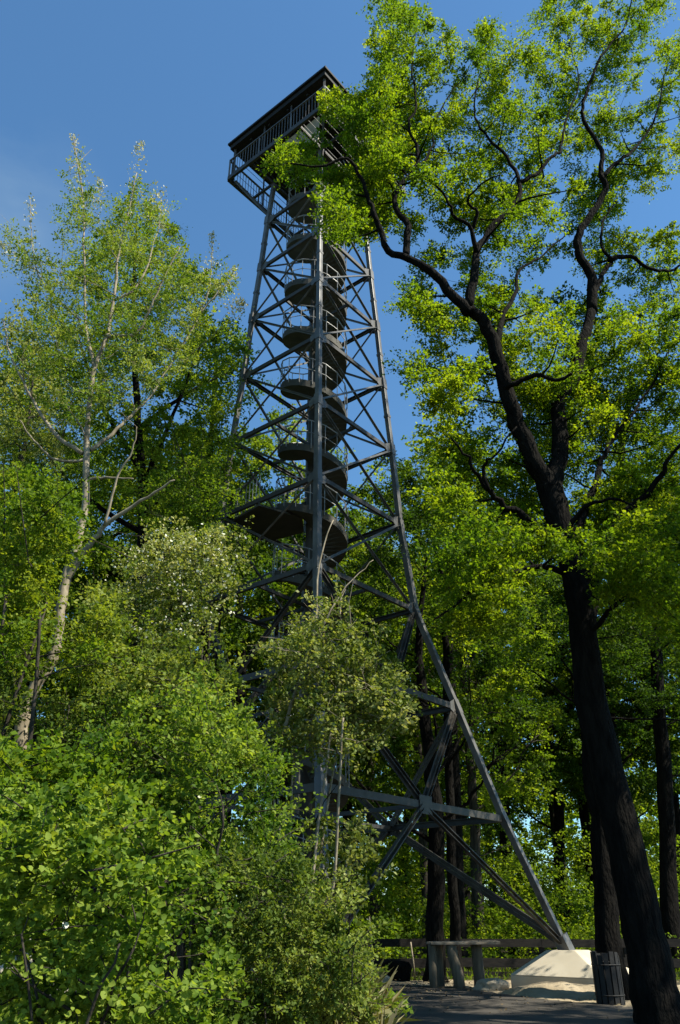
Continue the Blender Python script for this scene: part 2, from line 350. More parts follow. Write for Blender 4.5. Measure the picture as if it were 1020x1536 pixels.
# ------------------------------------------------------------------ lookout tower
TX, TY, TA = -.915, 22.323, math.radians(5.5167)
def leg(k, r, z):
    th = TA + k * math.pi / 2
    return Vector((TX + r * math.sin(th), TY - r * math.cos(th), z))
LV = [(1.75, 28.0), (1.93, 25.9), (2.087, 23.418), (2.277, 20.91), (2.448, 18.326), (2.667, 15.623), (2.852, 12.86), (3.215, 9.95), (4.30, 7.02), (5.39, 4.022), (6.73, .9)]
tower = empty('lookout_tower', (TX, TY, 0), 'tall grey steel lattice lookout tower with spiral stair and black flat roof', 'tower')
def toward(k): th = TA + k * math.pi / 2; return Vector((math.sin(th), -math.cos(th), 0))
for k in range(4):
    b = MB(); out = toward(k)
    side = Vector((-out.y, out.x, 0))
    # box-section leg, edge outwards, flanged in two-metre lengths
    prev = None; rings = []
    for r, z in LV: rings.append(leg(k, r, z))
    hw = .08
    base = len(b.v)
    for i, p in enumerate(rings):
        s_ = hw * (1.0 if i < 6 else 1.15)
        e1 = (out + side).normalized(); e2 = (side - out).normalized()
        for a, c in ((1, 1), (-1, 1), (-1, -1), (1, -1)): b.v.append(p + e1 * a * s_ + e2 * c * s_)
    for i in range(len(rings) - 1):
        for q in range(4): b.f.append((base + i * 4 + q, base + i * 4 + (q + 1) % 4, base + (i + 1) * 4 + (q + 1) % 4, base + (i + 1) * 4 + q))
    lg = b.build('leg', M['steel'], tower, bevel=.02)
    for i in range(1, len(rings) - 1):
        d = (rings[i + 1] - rings[i]); L_ = d.length; d.normalize()
        c = MB(); c.beam(rings[i] - d * .22, rings[i] + d * .2, .19, .19, up=out, rot=math.pi / 4); c.build('splice_plate', M['steel'], lg)
        for t in (.5,):
            c = MB(); c.beam(rings[i] + d * (L_ * t - .05), rings[i] + d * (L_ * t + .05), .18, .18, up=out, rot=math.pi / 4); c.build('flange', M['steel'], lg)
    for i in range(1, 9):
        for k2_ in ((k + 1) % 4, (k + 3) % 4):
            r, z = LV[i]; t_ = (leg(k2_, r, z) - rings[i]).normalized(); n_ = (toward(k) + toward(k2_)).normalized()
            pc = rings[i] + n_ * .012; g = MB(); g.prism([pc + t_ * a + Vector((0, 0, b_)) - n_ * .006 for a, b_ in ((.06, -.26), (.36, -.10), (.36, .10), (.06, .26))], [pc + t_ * a + Vector((0, 0, b_)) + n_ * .006 for a, b_ in ((.06, -.26), (.36, -.10), (.36, .10), (.06, .26))])
            g.build('gusset_plate', M['steel'], lg)
    c = MB(); d = (rings[-1] - rings[-2]).normalized()
    c.beam(rings[-1] - d * .35, rings[-1] + d * .1, .30, .30, up=out, rot=math.pi / 4); c.build('base_shoe', M['steel'], lg)
def shrink(p, q, a=.1):
    d = (q - p).normalized(); return p + d * a, q - d * a
for k in range(4):
    k2 = (k + 1) % 4
    nrm = (toward(k) + toward(k2)).normalized()
    for i in range(1, 10):
        r, z = LV[i]; p, q = shrink(leg(k, r, z), leg(k2, r, z))
        b = MB(); hgt = .14 if i < 8 else .17
        # channel: web + two flanges
        b.beam(p, q, .03, hgt); ins = -nrm * .045
        b.beam(p + ins + Vector((0, 0, hgt / 2 - .012)), q + ins + Vector((0, 0, hgt / 2 - .012)), .06, .022)
        b.beam(p + ins - Vector((0, 0, hgt / 2 - .012)), q + ins - Vector((0, 0, hgt / 2 - .012)), .06, .022)
        b.build('cross_beam', M['steel_dark'] if i < 8 else M['steel_shaded'], tower)
    for i in range(1, 7):
        (r, z), (r2, z2) = LV[i], LV[i + 1]
        for n, (p, q) in enumerate(((leg(k, r, z), leg(k2, r2, z2)), (leg(k2, r, z), leg(k, r2, z2)))):
            b = MB(); p, q = shrink(p, q, .16); o = nrm * (.03 if n else -.035)
            b.angle(p + o, q + o, .068, .012, up=nrm); b.build('diagonal_brace', M['steel'], tower)
    for i in (7, 8, 9):                       # K bracing below the kink
        (r, z), (r2, z2) = LV[i], LV[min(i + 1, 10)]
        if i < 9:
            mid = (leg(k, r2, z2) + leg(k2, r2, z2)) / 2; ends = [leg(k, r, z), leg(k2, r, z)]
        else:
            mid = (leg(k, r, z) + leg(k2, r, z)) / 2; ends = [leg(k, r2, z2 + .12), leg(k2, r2, z2 + .12)]
        for n, e in enumerate(ends):
            b = MB(); p, q = shrink(e, mid, .12); sd_ = (q - p).cross(nrm).normalized() * .055
            for s_ in (-1, 1): b.angle(p + sd_ * s_ - nrm * (.02 + .02 * n), q + sd_ * s_ - nrm * (.02 + .02 * n), .09, .014, up=nrm)
            for t in np.arange(.08, 1, .09):
                c0 = p.lerp(q, t); b.beam(c0 - sd_ * 1.2 - nrm * .055, c0 + sd_ * 1.2 - nrm * .055, .07, .01, up=nrm)
            b.build('lower_brace', M['steel_shaded'], tower)
        if i in (8, 9):
            pass
    for i in (8, 9):
        g = MB(); r, z = LV[i]; mid = (leg(k, r, z) + leg(k2, r, z)) / 2; t = (leg(k2, r, z) - leg(k, r, z)).normalized()
        g.beam(mid - t * .26 + nrm * .03, mid + t * .26 + nrm * .03, .014, .42); g.build('gusset_plate', M['steel_shaded'], tower)
# inner ties from face middles to the stair column
for i in (3, 5, 7, 8, 9):
    r, z = LV[i]
    for k in range(4):
        mid = (leg(k, r, z) + leg((k + 1) % 4, r, z)) / 2
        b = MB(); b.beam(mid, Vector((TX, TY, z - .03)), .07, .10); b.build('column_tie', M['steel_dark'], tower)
# spiral stair round a central column
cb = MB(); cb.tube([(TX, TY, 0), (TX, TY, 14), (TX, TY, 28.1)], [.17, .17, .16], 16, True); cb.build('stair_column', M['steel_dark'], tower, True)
SR = 1.14
zW = [0.9, 3.4, 5.9, 8.4, 10.9, 13.2, 15.35, 17.95, 20.15, 22.35, 24.6, 26.8, 28.1]     # soffit height each time the stair passes west
NST = 16
for j in range(len(zW) - 1):
    za, zb = zW[j], zW[j + 1]; turn = 1.0 if j < 11 else .6
    fl = MB(); sf = MB(); rl = MB(); hand = []; mid_ = []
    n = int(NST * turn)
    for s_ in range(n):
        a0 = math.pi - 2 * math.pi * turn * s_ / n; a1 = math.pi - 2 * math.pi * turn * (s_ + 1) / n     # climbs clockwise seen from above
        z0 = za + (zb - za) * s_ / n; z1 = za + (zb - za) * (s_ + 1) / n
        def rp(a, r, z): return (TX + math.cos(a) * r, TY + math.sin(a) * r, z)
        am = (a0 + a1) / 2; h = z1 + .05
        fl.prism([rp(a0, .19, h - .04), rp(a0, SR - .02, h - .04), rp(am, SR - .01, h - .04), rp(a1, SR - .02, h - .04), rp(a1, .19, h - .04)],
                 [rp(a0, .19, h), rp(a0, SR - .02, h), rp(am, SR - .01, h), rp(a1, SR - .02, h), rp(a1, .19, h)])
        bb = len(sf.v)      # smooth soffit plate and side string
        for (a, z) in ((a0, z0), (am, (z0 + z1) / 2), (a1, z1)):
            for r_, zz in ((.19, z - .10), (SR, z - .10), (SR, z + .14), (SR + .012, z + .14), (SR + .012, z - .115), (.19, z - .115)): sf.v.append(Vector(rp(a, r_, zz)))
        for q in range(2):
            for e in range(6): sf.f.append((bb + q * 6 + e, bb + (q + 1) * 6 + e, bb + (q + 1) * 6 + (e + 1) % 6, bb + q * 6 + (e + 1) % 6))
        for a, zz in ((a0, z0),):
            rl.tube([rp(a, SR + .02, zz + .02), rp(a, SR + .02, zz + 1.05)], .013, 5)
        hand.append(rp(a0, SR + .02, z0 + 1.06)); mid_.append(rp(a0, SR + .02, z0 + .6))
        if s_ == n - 1: hand.append(rp(a1, SR + .02, z1 + 1.06)); mid_.append(rp(a1, SR + .02, z1 + .6))
    so_ = sf.build('stair_flight', M['steel_soffit'], tower)
    fl.build('tread', M['steel_dark'], so_)
    rl.tube(hand, .022, 6); rl.tube(mid_, .014, 5)
    rl.build('stair_railing', M['rail'], so_)
# resting landing, from the left leg to the stair
b = MB(); r, z = LV[6]
L3, F0, B2 = leg(3, r, z), leg(0, r, z), leg(2, r, z)
mf, mr = L3.lerp(F0, .42), L3.lerp(B2, .50)
zz = z - .12
pl = [Vector((L3.x + .35, L3.y, zz)), Vector((mf.x, mf.y, zz)), Vector((TX - .25, TY - .5, zz)), Vector((TX - .25, TY + .5, zz)), Vector((mr.x, mr.y, zz))]
b.prism([p - Vector((0, 0, .07)) for p in pl], pl)
lo = b.build('landing', M['steel_soffit'], tower)
b = MB()
for p, q in ((pl[0], pl[1]), (pl[4], pl[0])):
    for t in np.linspace(0, 1, 9): c = p.lerp(q, t); b.tube([c, c + Vector((0, 0, 1.0))], .011, 5)
    b.tube([p + Vector((0, 0, 1.0)), q + Vector((0, 0, 1.0))], .02, 6)
b.build('landing_railing', M['rail'], lo)
# viewing gallery: open grating floor, railing, flat roof
FR, FZ = 3.60, 28.10
def gp(u, v, z, R=FR):          # u,v in -1..1 along the two axes of the square
    e = toward(0) + toward(1); f_ = toward(1) - toward(0)
    return Vector((TX, TY, z)) + (e * u + f_ * v) * (R / 2)
fr = MB()
cs = [leg(k, FR, FZ) for k in range(4)]
for k in range(4): fr.beam(cs[k] - Vector((0, 0, .02)), cs[(k + 1) % 4] - Vector((0, 0, .02)), .10, .20)
for u in (-.5, 0.0, .5):
    if u: fr.beam(gp(u, -.97, FZ - .05), gp(u, .97, FZ - .05), .08, .14); fr.beam(gp(-.97, u, FZ - .10), gp(.97, u, FZ - .10), .08, .10)
for k in range(4): fr.beam(leg(k, 1.9, 26.2), leg(k, 3.3, FZ - .12), .08, .08)
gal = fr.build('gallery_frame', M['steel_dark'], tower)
gr = MB()
for u in np.linspace(-.95, .95, 20): gr.beam(gp(u, -.97, FZ + .04), gp(u, .97, FZ + .04), .006, .025)
gr.build('floor_grating', M['steel_dark'], gal)
ds = MB(); ds.prism([gp(-.50, -.35, FZ - .01), gp(.97, -.35, FZ - .01), gp(.97, .97, FZ - .01), gp(-.5, .97, FZ - .01)], [gp(-.50, -.35, FZ + .02), gp(.97, -.35, FZ + .02), gp(.97, .97, FZ + .02), gp(-.5, .97, FZ + .02)])
# solid deck only round the stair head
ds = MB()
for u0, u1, v0, v1 in ((.0, .5, -.5, .5), (-.5, 0, .0, .5)):
    ds.prism([gp(u0, v0, FZ), gp(u1, v0, FZ), gp(u1, v1, FZ), gp(u0, v1, FZ)], [gp(u0, v0, FZ + .03), gp(u1, v0, FZ + .03), gp(u1, v1, FZ + .03), gp(u0, v1, FZ + .03)])
ds.build('deck_plate', M['steel_dark'], gal)
tp = MB(); tp.prism([gp(.35, -.62, FZ - .26), gp(.92, -.62, FZ - .26), gp(.92, -.42, FZ - .26), gp(.35, -.42, FZ - .26)], [gp(.35, -.62, FZ - .22), gp(.92, -.62, FZ - .22), gp(.92, -.42, FZ - .22), gp(.35, -.42, FZ - .22)])
for k in range(4):
    rb = MB(); p, q = cs[k], cs[(k + 1) % 4]; up = Vector((0, 0, 1))
    rb.beam(p + up * 1.05, q + up * 1.05, .07, .05); rb.beam(p + up * .12, q + up * .12, .04, .04)
    for t in np.linspace(0.0, 1, 34)[1:-1]:
        c = p.lerp(q, t); rb.beam(c + up * .12, c + up * 1.03, .022, .022)
    for t in (.003, .333, .667, .997): c = p.lerp(q, t); rb.beam(c, c + up * 1.03, .06, .06)
    rb.build('gallery_railing', M['rail'] if k in (0,) else M['steel'], gal)  # right-front side gets paler steel, its sunlight put into the colour
RR, RZ = 3.755, 30.18
rf = MB()
c_ = [leg(k, RR, RZ) for k in range(4)]
rf.prism([v - Vector((0, 0, .10)) for v in c_], c_)
rf.prism([leg(k, RR - .12, RZ - .34) for k in range(4)], [leg(k, RR - .12, RZ - .103) for k in range(4)])
ap = Vector((TX, TY, RZ + .5)); bb = len(rf.v); rf.v += [leg(k, RR - .05, RZ + .003) for k in range(4)] + [ap]; rf.f += [(bb + k, bb + (k + 1) % 4, bb + 4) for k in range(4)]
roof = rf.build('roof', M['black'], tower)
b = MB()
for k in range(4): b.beam(leg(k, 3.42, FZ), leg(k, 3.42, RZ - .34), .09, .09)
for k in range(4):
    p, q = leg(k, 3.42, FZ), leg((k + 1) % 4, 3.42, FZ)
    for t in (.35, .65): c = p.lerp(q, t); b.beam(c, c + Vector((0, 0, RZ - .34 - FZ)), .06, .06)
b.build('roof_post', M['steel_dark'], roof)
b = MB()
for u in (-.6, -.2, .2, .6): b.beam(gp(u, -.95, RZ - .40), gp(u, .95, RZ - .40), .08, .12)
b.build('rafter', M['black'], roof)
b = MB(); b.prism([gp(-.2, -.62, FZ + .05), gp(.55, -.62, FZ + .05), gp(.55, -.60, FZ + .05), gp(-.2, -.60, FZ + .05)], [gp(-.2, -.62, FZ + 1.4), gp(.55, -.62, FZ + 1.4), gp(.55, -.60, FZ + 1.4), gp(-.2, -.60, FZ + 1.4)])
b.build('information_panel', M['tan'], gal)

# concrete footings
FN = {0: 'concrete pyramid footing under the near leg behind the shrubs', 1: 'pale sunlit concrete pyramid footing under the right leg beside the sand',
      2: 'concrete footing under the far leg of the tower', 3: 'concrete footing under the left leg hidden in the thicket'}
for k in range(4):
    c = leg(k, 6.9, 0); a = TA + math.pi / 4
    root = empty('concrete_footing', (c.x, c.y, 0), FN[k], 'footing', 'concrete footings of the tower')
    def sq(h, z, dx=0, dy=0, ang=TA + math.pi / 4): return [(c.x + dx + (sx * math.cos(ang) - sy * math.sin(ang)) * h, c.y + dy + (sx * math.sin(ang) + sy * math.cos(ang)) * h, z) for sx, sy in ((-1, -1), (1, -1), (1, 1), (-1, 1))]
    o = toward(k) * -.15; q_ = .5 if k == 0 else 1.0
    b = MB(); b.prism(sq(1.22 * q_, .36), sq(.40 * q_, .90, o.x, o.y)); b.build('cap', M['concrete'], root, bevel=.02)
    b = MB(); b.prism(sq(1.20 * q_, -.2), sq(1.20 * q_, .357)); b.build('plinth', M['concrete'], root, bevel=.015)

# ------------------------------------------------------------------ fence, table, bin, stones
def at_ground(px, Y): return P(px, 1400, Y).x * 1.0
fy = 27.6
froot = empty('plank_fence', (0, fy, 0), 'long dark wooden fence of wide horizontal planks behind the table', 'fence')
xs = [-4.2, -1.6, 1.0, 3.6, 6.2, 8.8, 11.4, 14.0, 16.6, 19.2]
for x in xs:
    b = MB(); yy = fy + .06 * math.sin(x); b.box((x, yy + .10, .52), (.15, .13, 1.08)); b.build('post', M['wood_dark'], froot, bevel=.01)
for i in range(len(xs) - 1):
    for z, h in ((.95, .22), (.42, .24), (.12, .12)):
        b = MB(); j = random.uniform(-.02, .02)
        b.beam((xs[i] + .005, fy + .06 * math.sin(xs[i]), z + j), (xs[i + 1] - .005, fy + .06 * math.sin(xs[i + 1]), z + random.uniform(-.02, .02)), .04, h); b.build('plank', M['wood_dark'], froot)
# rustic table on log legs
tY = 23.6
tb = empty('log_table', (3.1, tY, 0), 'rustic wooden table with thin plank top on thick log legs', 'table')
xl, xr = P(643, 1415, tY).x, P(748, 1415, tY).x
for n, (yy, ex) in enumerate(((-.34, .0), (-.02, -.06), (.30, .05))):
    b = MB(); b.beam((xl + ex, tY + yy, 1.04), (xr - .04 + ex + (.10 if n == 1 else 0), tY + yy + .02, 1.05 + .008 * n), .30, .06, up=(0, 0, 1)); b.build('table_plank', M['wood'], tb, bevel=.008)
for px, yy, lean in ((649, -.28, 0), (682, -.30, .10), (717, .05, .02), (657, .28, 0)):
    x = P(px, 1450, tY + yy).x; b = MB()
    b.tube([(x + lean, tY + yy, -.05), (x + lean * .8, tY + yy, .3), (x - lean * .2, tY + yy, .7), (x - lean * .6, tY + yy, 1.01)], [.16, .145, .14, .15] if px != 649 else [.1, .1, .1, .1], 14, True, .04); b.build('log_leg', M['log'], tb, True)
# slatted bin
bx, by = groundpt(917, 1509)
bn = empty('slatted_bin', (bx, by, 0), 'dark slatted litter bin between the footing and big trunk', 'bin')
b = MB()
for k in range(14):
    a = 2 * math.pi * k / 14; h = .92 + random.uniform(-.05, .05)
    b.box((bx + .27 * math.cos(a), by + .27 * math.sin(a), h / 2 + .03), (.10, .03, h), a + math.pi / 2)
b.build('slats', M['rubbish_bin'], bn)
b = MB(); b.tube([(bx, by, .05), (bx, by, .8)], [.235, .235], 18, True); b.build('liner', M['rubbish_bin'], bn, True)
b = MB()
for z in (.2, .75): b.tube([(bx + .292 * math.cos(t), by + .292 * math.sin(t), z) for t in np.linspace(0, 2 * math.pi, 24)], .012, 5)
b.build('hoop', M['rubbish_bin'], bn)
def rock(name, c, d, seed, m, label, cat, group=None):
    r = np.random.default_rng(seed); import bmesh
    bm = bmesh.new(); bmesh.ops.create_icosphere(bm, subdivisions=3, radius=1)
    ph = r.uniform(0, 6, 9)
    for v in bm.verts:
        n = v.co.normalized(); k = 1 + .14 * math.sin(n.x * 3 + ph[0]) + .12 * math.sin(n.y * 4 + ph[1]) + .1 * math.sin(n.z * 5 + n.x * 2 + ph[2]) + r.normal() * .025
        q = Vector((math.copysign(abs(n.x) ** .85, n.x), math.copysign(abs(n.y) ** .85, n.y), math.copysign(abs(n.z) ** .8, n.z))) * k
        v.co = Vector((q.x * d[0] / 2, q.y * d[1] / 2, q.z * d[2] / 2))
    me = bpy.data.meshes.new(name); bm.to_mesh(me); bm.free(); me.materials.append(m)
    o = bpy.data.objects.new(name, me); o.location = c; col.objects.link(o); return tag(o, label, cat, group)
gx, gy = groundpt(737, 1488); rock('boulder', (gx, gy, .10), (.85, .55, .34), 3, M['stone'], 'low weathered stone half buried in the sand by the footing', 'stone')
for n, (px, py, Y, d, lb) in enumerate(((560, 1474, 24.9, (.42, .4, .46), 'pale rough block at the road end, lower left of the stacked blocks'), (574, 1474, 24.6, (.34, .36, .30), 'small pale stone block lying beside the taller block'))):
    p = P(px, py, Y); rock('stone_block', (p.x, Y, d[2] * .42), d, 20 + n, M['stone'], lb, 'stone', 'stone blocks by the road')
gx = P(590, 1450, 26.5).x; rock('boulder', (gx, 26.4, .22), (.85, .6, .55), 9, M['bark_dark'], 'dark rounded boulder in front of the fence', 'stone')

# ------------------------------------------------------------------ the big tree at right
def tree_root(name, base, label, cat='tree', group=None): return empty(name, base, label, cat, group)
def pix(lst, Y0, Y1=None):
    n = len(lst); Y1 = Y0 if Y1 is None else Y1
    return [tuple(P(a, b, Y0 + (Y1 - Y0) * i / max(n - 1, 1))) for i, (a, b) in enumerate(lst)]
g0 = P(985, 1560, 15.6)
big = tree_root('broadleaf_tree', (g0.x, 15.6, 0), 'huge dark-trunked tree with bright fresh green crown right of tower')
wood = MB(); nodes = []
tr = [(g0.x + .25, 15.6, -.1), (g0.x + .1, 15.6, .35)] + pix([(974, 1440), (954, 1340), (921, 1195), (886, 1048), (872, 925), (855, 840), (836, 770), (824, 728)], 15.6, 15.6)
limb(wood, tr, [.60, .43, .37, .34, .32, .30, .27, .26, .28, .30], 0, 18, nodes, 4, .012, .045)
YB = 15.6
def L(lst, Y0, Y1, r0, r1, n=8): limb(wood, pix(lst, Y0, Y1), r0 * .88, r1 * .8, n, nodes, 4, .02)
L([(824, 735), (800, 690), (775, 635), (757, 580), (745, 530), (727, 485), (705, 465)], YB, 14.6, .27, .17, 12)
L([(826, 735), (838, 690), (840, 640), (836, 600), (858, 570), (868, 540), (878, 500), (888, 465)], YB, 16.6, .25, .16, 12)
L([(705, 468), (686, 450), (655, 415), (622, 391), (582, 377), (566, 335), (554, 302), (542, 268), (520, 238), (478, 250), (430, 245)], 14.6, 13.6, .16, .022)
L([(608, 386), (612, 340), (592, 306), (601, 278), (622, 254), (626, 226), (613, 188), (624, 160), (618, 94), (626, 40)], 14.3, 14.8, .11, .018)
L([(624, 252), (646, 226), (653, 180), (676, 141), (700, 110)], 14.5, 15.2, .05, .015)
L([(702, 462), (712, 410), (716, 376), (742, 339), (773, 306), (779, 282), (772, 254), (747, 221), (721, 193), (712, 155), (728, 80)], 14.6, 15.6, .14, .02)
L([(776, 271), (803, 263), (824, 240), (839, 228), (846, 193), (856, 160), (868, 120), (850, 50)], 15.1, 15.8, .075, .015)
L([(714, 378), (707, 343), (681, 325), (674, 306), (650, 275), (636, 261)], 14.6, 13.4, .08, .02)
L([(707, 343), (716, 320), (702, 301), (720, 277), (750, 262)], 14.5, 13.8, .065, .018)
L([(745, 520), (752, 480), (772, 445), (780, 405), (810, 385), (850, 350)], 15.0, 16.6, .10, .02)
L([(888, 468), (887, 418), (869, 381), (869, 350), (888, 320), (909, 284), (901, 263), (903, 228), (876, 180), (876, 155), (893, 103), (912, 71), (938, 38), (950, -10)], 16.6, 15.6, .17, .02, 10)
L([(903, 266), (930, 240), (954, 221), (985, 170), (1000, 100)], 16.2, 17.2, .08, .02)
L([(888, 440), (905, 412), (916, 390), (903, 372), (905, 334), (925, 300)], 16.6, 17.4, .10, .025)
L([(914, 390), (945, 385), (980, 406), (1010, 403), (1045, 385)], 16.8, 17.6, .09, .03)
L([(758, 582), (775, 574), (803, 562), (835, 571), (858, 560)], 15.0, 14.2, .09, .04)
L([(835, 815), (785, 774), (755, 757), (731, 734), (713, 707), (695, 680), (660, 640)], YB, 14.4, .12, .02)
L([(731, 734), (725, 700), (744, 680), (775, 640)], 14.8, 14.2, .06, .02)
L([(850, 830), (894, 725), (903, 693), (921, 657), (965, 600), (1010, 510)], YB, 17.5, .12, .02)
L([(860, 900), (930, 780), (984, 725), (1004, 689), (1040, 640)], YB, 14.2, .13, .03)
L([(852, 860), (800, 850), (740, 870), (690, 900), (650, 930)], YB, 14.0, .09, .015)
L([(870, 960), (930, 900), (985, 850), (1040, 800)], YB, 13.5, .08, .02)
L([(845, 800), (880, 760), (930, 750), (1000, 790)], YB, 14.0, .08, .015)
outl = [(570, 0), (640, -5), (655, 45), (700, 80), (725, 30), (748, 45), (755, 85), (775, 100), (778, 45), (800, 40), (825, -40), (1010, -60), (990, 25), (975, 45), (985, 65), (1060, 40), (1060, 560), (1060, 760), (960, 760), (880, 700), (800, 740), (720, 740), (640, 610), (610, 540), (650, 510), (640, 480), (592, 450), (620, 400), (560, 362), (545, 365), (510, 352), (492, 320), (482, 262), (405, 255), (400, 235), (450, 215), (475, 225), (480, 150), (520, 145), (540, 120), (568, 108), (560, 60)]
gaps = [[(440, 180), (520, 182), (536, 215), (522, 250), (484, 252), (480, 215), (440, 212)], [(655, 480), (650, 400), (735, 385), (760, 415), (780, 440), (860, 455), (850, 400), (790, 395), (740, 392), (690, 425)],
        [(780, 445), (850, 455), (880, 440), (900, 425), (860, 385), (820, 392)], [(920, 470), (905, 425), (960, 420), (970, 470)],
        [(600, 272), (640, 270), (640, 310), (612, 312)], [(940, 300), (1060, 255), (1060, 345), (975, 345)], [(985, 225), (1025, 230), (1020, 260), (985, 255)],
        [(860, 65), (905, 65), (900, 100), (860, 100)], [(755, 120), (790, 120), (790, 150), (755, 150)], [(645, 345), (670, 330), (700, 355), (705, 380), (665, 385)],
        [(652, 70), (700, 82), (690, 100), (655, 85)], [(1008, 415), (1060, 420), (1060, 455), (1000, 440)], [(590, 460), (660, 485), (640, 510), (600, 540)],
        [(640, 130), (665, 120), (668, 150), (642, 155)], [(785, 175), (815, 180), (805, 205), (785, 200)], [(730, 215), (750, 195), (760, 215), (745, 235)], [(860, 215), (885, 225), (880, 255), (858, 250)],
        [(660, 330), (690, 340), (695, 360), (665, 350)], [(945, 130), (975, 120), (975, 150), (950, 160)], [(815, 300), (850, 290), (850, 330), (825, 335)]]
def dep(a, b): return 14.9 + max(0, (a - 640)) / 380 * 2.0
Cu = fill(outl, 720, 15, 1.9, gaps, 18, depth=dep)
low = [(655, 620), (720, 740), (800, 745), (1060, 720), (1060, 980), (960, 920), (880, 850), (790, 830), (740, 930), (680, 940), (660, 760)]
Cl = fill(low, 190, 14.8, 2.4, [[(690, 690), (770, 660), (790, 745), (735, 770), (690, 740)], [(815, 680), (850, 660), (850, 760), (810, 760)]], 16)
front = fill([(408, 238), (450, 222), (478, 232), (476, 275), (440, 272), (415, 260)], 8, 13.6, .3, (), 12); front = np.concatenate([front, fill([(485, 270), (540, 255), (600, 290), (560, 350), (500, 345), (488, 310)], 26, 13.8, .4, (), 14)])
front2 = fill([(480, 150), (525, 145), (600, 120), (640, 200), (610, 270), (555, 270), (540, 215), (520, 180), (490, 172)], 44, 14.2, .6, (), 14)
C = np.concatenate([Cu, Cl, front, front2]); R = RNG.uniform(.32, .64, len(C))
NA = np.array([q for q in nodes if q[2] > 8.0]); zz_ = NA[:, 2] - EYE
nd_ = NA[:, 1] * CP + zz_ * SP; npx = np.stack([510 + FPX * NA[:, 0] / nd_, 768 - FPX * (-NA[:, 1] * SP + zz_ * CP) / nd_], -1)
for i_, c in enumerate(C):           # most of the foliage grows beyond the limbs, as the limbs show dark against it
    d0 = c[1] * CP + (c[2] - EYE) * SP; q = np.array([510 + FPX * c[0] / d0, 768 - FPX * (-c[1] * SP + (c[2] - EYE) * CP) / d0])
    dd = np.linalg.norm(npx - q, axis=1); j = int(np.argmin(dd))
    if dd[j] < 34 and NA[j, 3] > .02 and c[1] < NA[j, 1] + .6 and c[2] > 8.5 and RNG.uniform() < .94: C[i_] = np.array(P(q[0], q[1], NA[j, 1] + RNG.uniform(.6, 1.5)))
nd = twigs(wood, C, nodes, .032, 5, .1, .006)
fine_twigs(wood, C, R, 2, .006)
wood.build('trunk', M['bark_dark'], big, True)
pts, ax, tone = spray(C, R, 17, 25, .65, .1)
leafmesh('crown', pts, RNG.uniform(.04, .095, len(pts)), tone, M['leaf_oak'], big, DIAMOND, .6, ax)

# ------------------------------------------------------------------ generic woodland trees
def wood_tree(name, base, H, CR, cb, label, leafm, barkm, r0=.3, nclump=130, nspr=9, nlf=16, leaf=.17, lean=(0, 0), seed=0, group=None, forks=6, trunk_px=None, Yt=None, cr=(.5, .95), dead=0, cat='tree', flat=.6):
    """a woodland tree: a trunk that leans and forks, limbs, and a loose crown of leaf sprays"""
    rng = np.random.default_rng(seed); root = tree_root(name, base, label, cat, group)
    mb = MB(); nodes = []; bx, by, bz = base
    if trunk_px is not None:
        spine = [(bx, by, bz - .1)] + pix(trunk_px, Yt, Yt)
    else:
        spine = [(bx, by, bz - .1)] + [(bx + lean[0] * t + rng.normal() * .12 * H * .05, by + lean[1] * t + rng.normal() * .12 * H * .05, bz + H * .82 * t) for t in (.15, .35, .55, .75, 1.0)]
    s = limb(mb, spine, [r0 * 1.3, r0, r0 * .9, r0 * .75, r0 * .5, r0 * .18], 0, 9, nodes, 4, .03 * r0 / .3)
    top = s[-1]
    for k in range(forks):
        t = rng.uniform(.38, .9); p = s[int(t * (len(s) - 1))]; a = rng.uniform(0, 2 * math.pi) if k else 0
        a = k * 2.4 + rng.uniform(-.5, .5); L_ = CR * rng.uniform(.6, 1.0) * (1.15 - t * .5); rise = L_ * rng.uniform(.5, 1.3)
        e = p + np.array([math.cos(a) * L_, math.sin(a) * L_, rise]); m1 = p + np.array([math.cos(a + .3) * L_ * .5, math.sin(a + .3) * L_ * .5, rise * .35])
        limb(mb, [p, m1, e], r0 * .42 * (1.2 - t), r0 * .06, 6, nodes, 5, .04)
        for q in range(2):
            a2 = a + rng.uniform(-1, 1); p2 = (m1 + e) / 2; e2 = p2 + np.array([math.cos(a2), math.sin(a2), rng.uniform(.2, .9)]) * L_ * .45
            limb(mb, [p2, (p2 + e2) / 2 + rng.normal(size=3) * .1, e2], r0 * .14, r0 * .04, 5, nodes, 4, .02)
    # crown clumps in an uneven shell
    ctr = np.array([top[0] * .6 + bx * .4, top[1] * .6 + by * .4, bz + H * (cb + (1 - cb) * .5)]); hz = H * (1 - cb) * .5
    ph = rng.uniform(0, 6, 6); out = []
    while len(out) < nclump:
        d = unit(rng.normal(size=3)); q = rng.uniform(.35, 1) ** .6
        k = 1 + .22 * math.sin(3 * math.atan2(d[1], d[0]) + ph[0]) + .18 * math.sin(5 * d[2] + ph[1] + d[0] * 3)
        w_ = 1.0 - .35 * max(0, d[2])
        out.append(ctr + d * np.array([CR * w_, CR * w_, hz]) * q * k)
    C = np.array(out); R = rng.uniform(*cr, len(C)) * (CR / 4.0) ** .5
    twigs(mb, C, nodes, .03, 4, .1, .008); fine_twigs(mb, C, R, 2, .009, rng)
    to = mb.build('trunk', barkm, root, True)
    pts, ax, tone = spray(C, R, nspr, nlf, flat, .1, rng)
    co = leafmesh('crown', pts, rng.uniform(leaf * .65, leaf * 1.2, len(pts)), tone, leafm, root, DIAMOND, .6, ax, rng)
    return root
